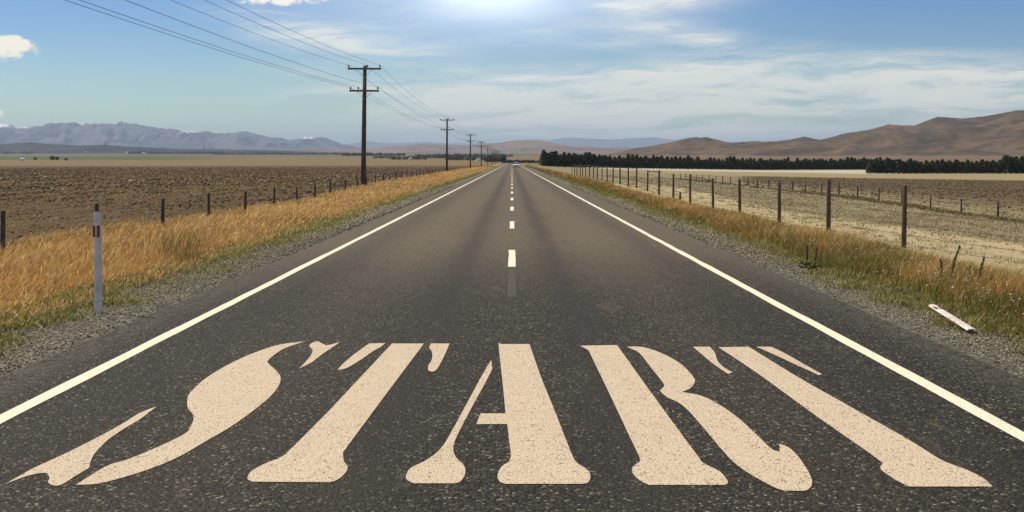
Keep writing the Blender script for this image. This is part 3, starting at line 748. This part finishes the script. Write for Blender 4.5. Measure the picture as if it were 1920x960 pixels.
# ------------------------------------------------------------------ trees
def crown_data(h, wd, n, seed, shape='cone', leaf=.16, cols=((.016, .024, .013), (.038, .052, .024), (.11, .12, .055))):
    r = np.random.default_rng(seed)
    t = r.random(n)**.85; z = .06*h+.94*h*t
    env = {'cone': lambda t: np.clip(1.06-t, 0, 1)**.62*np.clip(t*9+.55, 0, 1), 'round': lambda t: np.sqrt(np.clip(1-(2*t-1)**2, 0, 1))*.9+.1}[shape](t)
    a = r.uniform(0, 2*np.pi, n); lob = 1+.22*np.sin(a*3+seed+t*7)+.16*np.sin(a*7+t*21+seed*2)+r.normal(0, .12, n)
    rad = wd*.5*env*lob*(r.random(n)**.28)
    c = np.stack([np.cos(a)*rad, np.sin(a)*rad, z+r.normal(0, .1, n)], 1)
    s = leaf*r.uniform(.6, 1.5, n)[:, None]
    d1 = r.normal(0, 1, (n, 3)); d1 /= np.linalg.norm(d1, axis=1)[:, None]; d2 = r.normal(0, 1, (n, 3)); d2 -= (d1*d2).sum(1)[:, None]*d1; d2 /= np.linalg.norm(d2, axis=1)[:, None]
    V = np.stack([c-d1*s-d2*s*.5, c+d1*s*.2-d2*s*.8, c+d1*s*1.1+d2*s*.3, c-d1*s*.1+d2*s*.8], 1)
    tt = r.random(n); cols = np.array(cols); ti = (np.clip(tt+.25*np.sin(a*3+t*9), 0, .999)*len(cols)).astype(int)
    return V.reshape(-1, 3), np.repeat(cols[ti], 4, 0)
def tree_proto(h, wd, n, seed, shape='cone', name='conifer', leaf=.2, **kw):
    e = empty(name); V, C = crown_data(h, wd, n, seed, shape, leaf, **kw)
    MB().tube([(0, 0, -.3), (.05, 0, h*.3), (0, .04, h*.65), (0, 0, h*.95)], [.17, .13, .08, .02], 7).build('trunk', m_bark, e)
    o = mesh_np('crown', V, np.arange(len(V)), np.full(len(V)//4, 4), m_leaf, C); o.parent = e
    return e
protos = [tree_proto(h, wd, 1500, sd) for h, wd, sd in ((6.2, 3.8, 1), (5.6, 4.2, 2), (6.8, 3.5, 3), (5.9, 4.6, 4))]
used = set()
def plant(k, x, y, sc_, label, group, cat='tree'):
    o = protos[k] if k not in used else copy_tree(protos[k]); used.add(k)
    o.location = (x, y, h1(x, y)); o.rotation_euler = (0, 0, random.uniform(0, 6.28)); s = sc_*random.uniform(.88, 1.14)
    o.scale = (s*random.uniform(.9, 1.15), s*random.uniform(.9, 1.15), s); tag(o, label, cat, group)
for row in range(2):
    X = 14.5+row*1.2
    while X < 222:
        t = (X-14)/208; Y = 500+125*t+row*3
        s = 1.0 if t > .12 else 1.08
        plant(random.choice((0, 1, 2, 3)), X, Y+random.uniform(-.8, .8), s*.90, 'dark green conifer in the long straight shelterbelt below the brown hills', 'conifers in the long shelterbelt'); X += random.uniform(1.9, 2.7)
for row in range(2):
    X = 131+row*1.1
    while X < 200:
        big_ = 1.05 if 180 < X < 187 else .82
        plant(random.choice((1, 3, 0)), X, 400+row*2.6+random.uniform(-.6, .6), big_*.95, 'dark conifer in the nearer shelterbelt at the right edge of the photo', 'conifers in the nearer right shelterbelt'); X += random.uniform(1.7, 2.4)

# far-off belts and copses seen as masses
def belt(name, label, segs, cols=((.03, .035, .025), (.06, .065, .04), (.10, .095, .06))):
    Vs, Cs = [], []
    for (xa, xb, py, hpx, n) in segs:
        for k in range(n):
            px = xa+(xb-xa)*(k+random.random())/n; p = g(px, py+random.uniform(-.15, .15)); hm = hpx*random.uniform(.6, 1.15)*p.y/F
            V, C = crown_data(hm, max(hm*1.1, (xb-xa)/n*1.6*p.y/F), 60, random.randint(0, 9999), 'round', hm*.16, cols=cols)
            Vs.append(V+np.array([p.x, p.y, p.z])); Cs.append(C)
    V = np.concatenate(Vs); C = np.concatenate(Cs)
    o = mesh_np(name, V, np.arange(len(V)), np.full(len(V)//4, 4), m_leaf, C); tag(o, label, 'trees', kind='stuff'); return o
belt('distant_woodland', 'thin dark line of far trees across the plain on the left', [(288, 420, 288.6, 3.4, 70), (400, 670, 290, 3.6, 120), (195, 222, 286, 4, 16), (640, 760, 292, 5, 60), (-60, 60, 287.5, 3, 40), (700, 950, 297, 4, 90), (780, 960, 294, 5, 80)])
belt('scattered_farm_trees', 'small scattered trees around the far farms on the left', [(55, 175, 286.5, 5, 16), (240, 300, 289, 5, 14), (-40, 60, 289, 5, 14), (735, 800, 299.5, 5, 16), (910, 945, 303.5, 9, 26), (940, 1012, 305.5, 5, 50), (835, 915, 300.5, 5, 24)])
def lone(px, py, hpx, lab):
    p = g(px, py); hm = hpx*p.y/F; e = tree_proto(hm, hm*1.25, 500, int(px), 'round', 'farm_tree', hm*.07); e.location = p; tag(e, lab, 'tree')
lone(98, 300.5, 8, 'round dark tree standing in the far left field, left one of two'); lone(107, 300.5, 6.5, 'round dark tree standing in the far left field, right one of two')
lone(124, 301, 5, 'small dark bush right of the two round far left trees'); lone(66, 300, 5, 'small round bush beside the small white far left shed')

# ------------------------------------------------------------------ farm buildings far off
m_wallw = simple('white_weatherboard', (.72, .72, .70), (.8, .8, .78), 2, .7, 0); m_roofg = simple('iron_roof', (.35, .35, .34), (.45, .45, .44), 2, .5, 0, .3); m_dk = simple('dark_opening', (.02, .02, .02), (.03, .03, .03), 2, .6, 0)
def shed(px, py, wpx, hpx, lab, rz=.3):
    p = g(px, py); wd = wpx*p.y/F; hh = hpx*p.y/F; e = empty('farm_shed', p, rz); tag(e, lab, 'shed', 'far farm sheds')
    MB().box((0, 0, hh*.3-.3), (wd, wd*.6, hh*.6+.6)).build('wall', m_wallw, e)
    mb = MB(); a, c_, z0, z1 = wd*.54, wd*.34, hh*.6, hh
    mb.poly([(-a, -c_, z0), (a, -c_, z0), (a, 0, z1), (-a, 0, z1)]).poly([(-a, c_, z0), (-a, 0, z1), (a, 0, z1), (a, c_, z0)])
    mb.poly([(-a, -c_, z0), (-a, 0, z1), (-a, c_, z0)]).poly([(a, -c_, z0), (a, c_, z0), (a, 0, z1)]).poly([(-a, -c_, z0), (-a, c_, z0), (a, c_, z0), (a, -c_, z0)])
    mb.build('roof', m_roofg, e); MB().box((wd*.1, -wd*.3-.02, hh*.22), (wd*.3, .08, hh*.44)).build('door', m_dk, e)
shed(42, 301, 7, 5, 'small white shed in the far left green field'); shed(240, 288.5, 7, 4, 'tiny pale farmhouse below the terrace on the far left')
shed(269, 289.2, 6, 3.5, 'tiny pale barn among far trees right of the farmhouse'); shed(770, 299.5, 6, 4.5, 'tiny white shed between the two nearest utility poles'); shed(1024, 310, 8, 6, 'white shed at the near end of the long shelterbelt')
shed(160, 287.8, 6, 3.5, 'tiny pale shed among scattered far left trees'); shed(897, 301, 7, 4, 'tiny pale shed behind the third and fourth utility poles')

# ------------------------------------------------------------------ pylons on the terrace
def pylon(px, ytop, D, lab):
    x = (px-960)*D/F; zt = HC+(HY-ytop)*D/F; z0 = h1(x, D)+20; h = zt-z0
    e = empty('pylon', (x, D, z0)); tag(e, lab, 'pylon', 'pylons on the far left plain')
    mb = MB(); bw = h*.12; tw = h*.025
    for sx in (-1, 1):
        for sy in (-1, 1): mb.tube([(sx*bw, sy*bw, 0), (sx*tw, sy*tw, h*.65), (sx*tw*.5, sy*tw*.5, h)], h*.013, 4)
    for k in range(5):
        a, c_ = k/5*.65, (k+1)/5*.65; wa = bw+(tw-bw)*a/.65; wc = bw+(tw-bw)*c_/.65
        for s in (-1, 1): mb.tube([(-wa*s, -wa, h*a), (wc*s, -wc, h*c_)], h*.007, 4); mb.tube([(wa, -wa*s, h*a), (wc, wc*s, h*c_)], h*.007, 4)
    mb.build('tower', m_steel, e)
    for z in (.68, .8, .92): MB().tube([(-h*.2*(1.2-z*.5), 0, h*z), (0, 0, h*z+h*.02), (h*.2*(1.2-z*.5), 0, h*z)], h*.012, 4).build('crossarm', m_steel, e)
pylon(197, 264, 4600, 'faint lattice pylon on the far left plain, left one of two'); pylon(383, 271, 4600, 'faint lattice pylon on the far left plain, right one of two')

# ------------------------------------------------------------------ oncoming car
m_car = simple('silver_car_paint', (.62, .63, .64), (.68, .68, .68), 2, .3, 0, .3); m_glass = simple('car_glass', (.02, .022, .025), (.03, .03, .035), 2, .1, 0, spec=.8)
m_tyre = simple('tyre_rubber', (.02, .02, .02), (.03, .03, .03), 9, .9, .1); m_lamp = simple('headlamp_glass', (.85, .85, .8), (.9, .9, .85), 2, .1, 0, spec=.8)
car = empty('car', (1.15, 292, h1(1.15, 292)), 0); tag(car, 'small pale oncoming car far down the road near the horizon', 'car')
bm = bmesh.new()                                                   # body: lofted cross-sections front (-y) to rear (+y)
secs = [(-2.15, .70, .32, .62), (-2.05, .84, .22, .78), (-1.2, .88, .20, .95), (-.75, .88, .20, 1.0), (.9, .88, .20, 1.02), (1.7, .87, .22, 1.02), (2.1, .80, .28, .92), (2.18, .70, .38, .80)]
rings = [[bm.verts.new(p) for p in ((-w_, yy, zb), (-w_*1.02, yy, (zb+zt)/2), (-w_*.9, yy, zt), (0, yy, zt+.03), (w_*.9, yy, zt), (w_*1.02, yy, (zb+zt)/2), (w_, yy, zb))] for yy, w_, zb, zt in secs]
for a, c_ in zip(rings, rings[1:]):
    for k in range(7): bm.faces.new((a[k], a[(k+1) % 7], c_[(k+1) % 7], c_[k]))
bm.faces.new(rings[0]); bm.faces.new(rings[-1][::-1]); bmesh.ops.recalc_face_normals(bm, faces=bm.faces)
me = bpy.data.meshes.new('body'); bm.to_mesh(me); bm.free(); me.materials.append(m_car); o = bpy.data.objects.new('body', me); COL.objects.link(o); o.parent = car
def cab(name, secs, mat):
    bm = bmesh.new(); rr = [[bm.verts.new(p) for p in ((-w_, ya, z), (w_, ya, z), (w_, yb, z), (-w_, yb, z))] for z, w_, ya, yb in secs]
    for a, c_ in zip(rr, rr[1:]):
        for k in range(4): bm.faces.new((a[k], a[(k+1) % 4], c_[(k+1) % 4], c_[k]))
    bm.faces.new(rr[0][::-1]); bm.faces.new(rr[-1]); me = bpy.data.meshes.new(name); bm.to_mesh(me); bm.free(); me.materials.append(mat)
    o = bpy.data.objects.new(name, me); COL.objects.link(o); o.parent = car
cab('window_band', [(.97, .78, -.95, 1.75), (1.40, .62, -.25, 1.30)], m_glass); cab('roof', [(1.395, .64, -.30, 1.35), (1.47, .52, -.15, 1.15)], m_car)
for sx in (-1, 1):
    MB().box((sx*.62, -2.13, .66), (.34, .10, .16), bevel=.03).build('headlight', m_lamp, car)
    for yy in (-1.35, 1.4):
        wv = MB(); wv.tube([(sx*.70, yy, .32), (sx*.90, yy, .32)], .32, 20); t_ = wv.build('wheel', m_tyre, car)
        MB().tube([(sx*.90, yy, .32), (sx*.915, yy, .32)], .19, 12).build('rim', m_steel, t_)
MB().box((0, -2.14, .44), (.9, .06, .16), bevel=.02).build('grille', m_tyre, car)

# ------------------------------------------------------------------ haze
m_hz = bpy.data.materials.new('air_haze'); m_hz.use_nodes = True; nt = m_hz.node_tree; nt.nodes.clear()
pv = nt.nodes.new('ShaderNodeVolumePrincipled'); pv.inputs['Color'].default_value = (.57, .73, 1.0, 1); pv.inputs['Density'].default_value = 4.4e-5; pv.inputs['Anisotropy'].default_value = .1
om = nt.nodes.new('ShaderNodeOutputMaterial'); nt.links.new(pv.outputs[0], om.inputs['Volume'])
hz = MB().box((0, 21500, 447.9), (62000, 52000, 904)).build('haze', m_hz); hz.location.z = 0; tag(hz, kind='stuff')
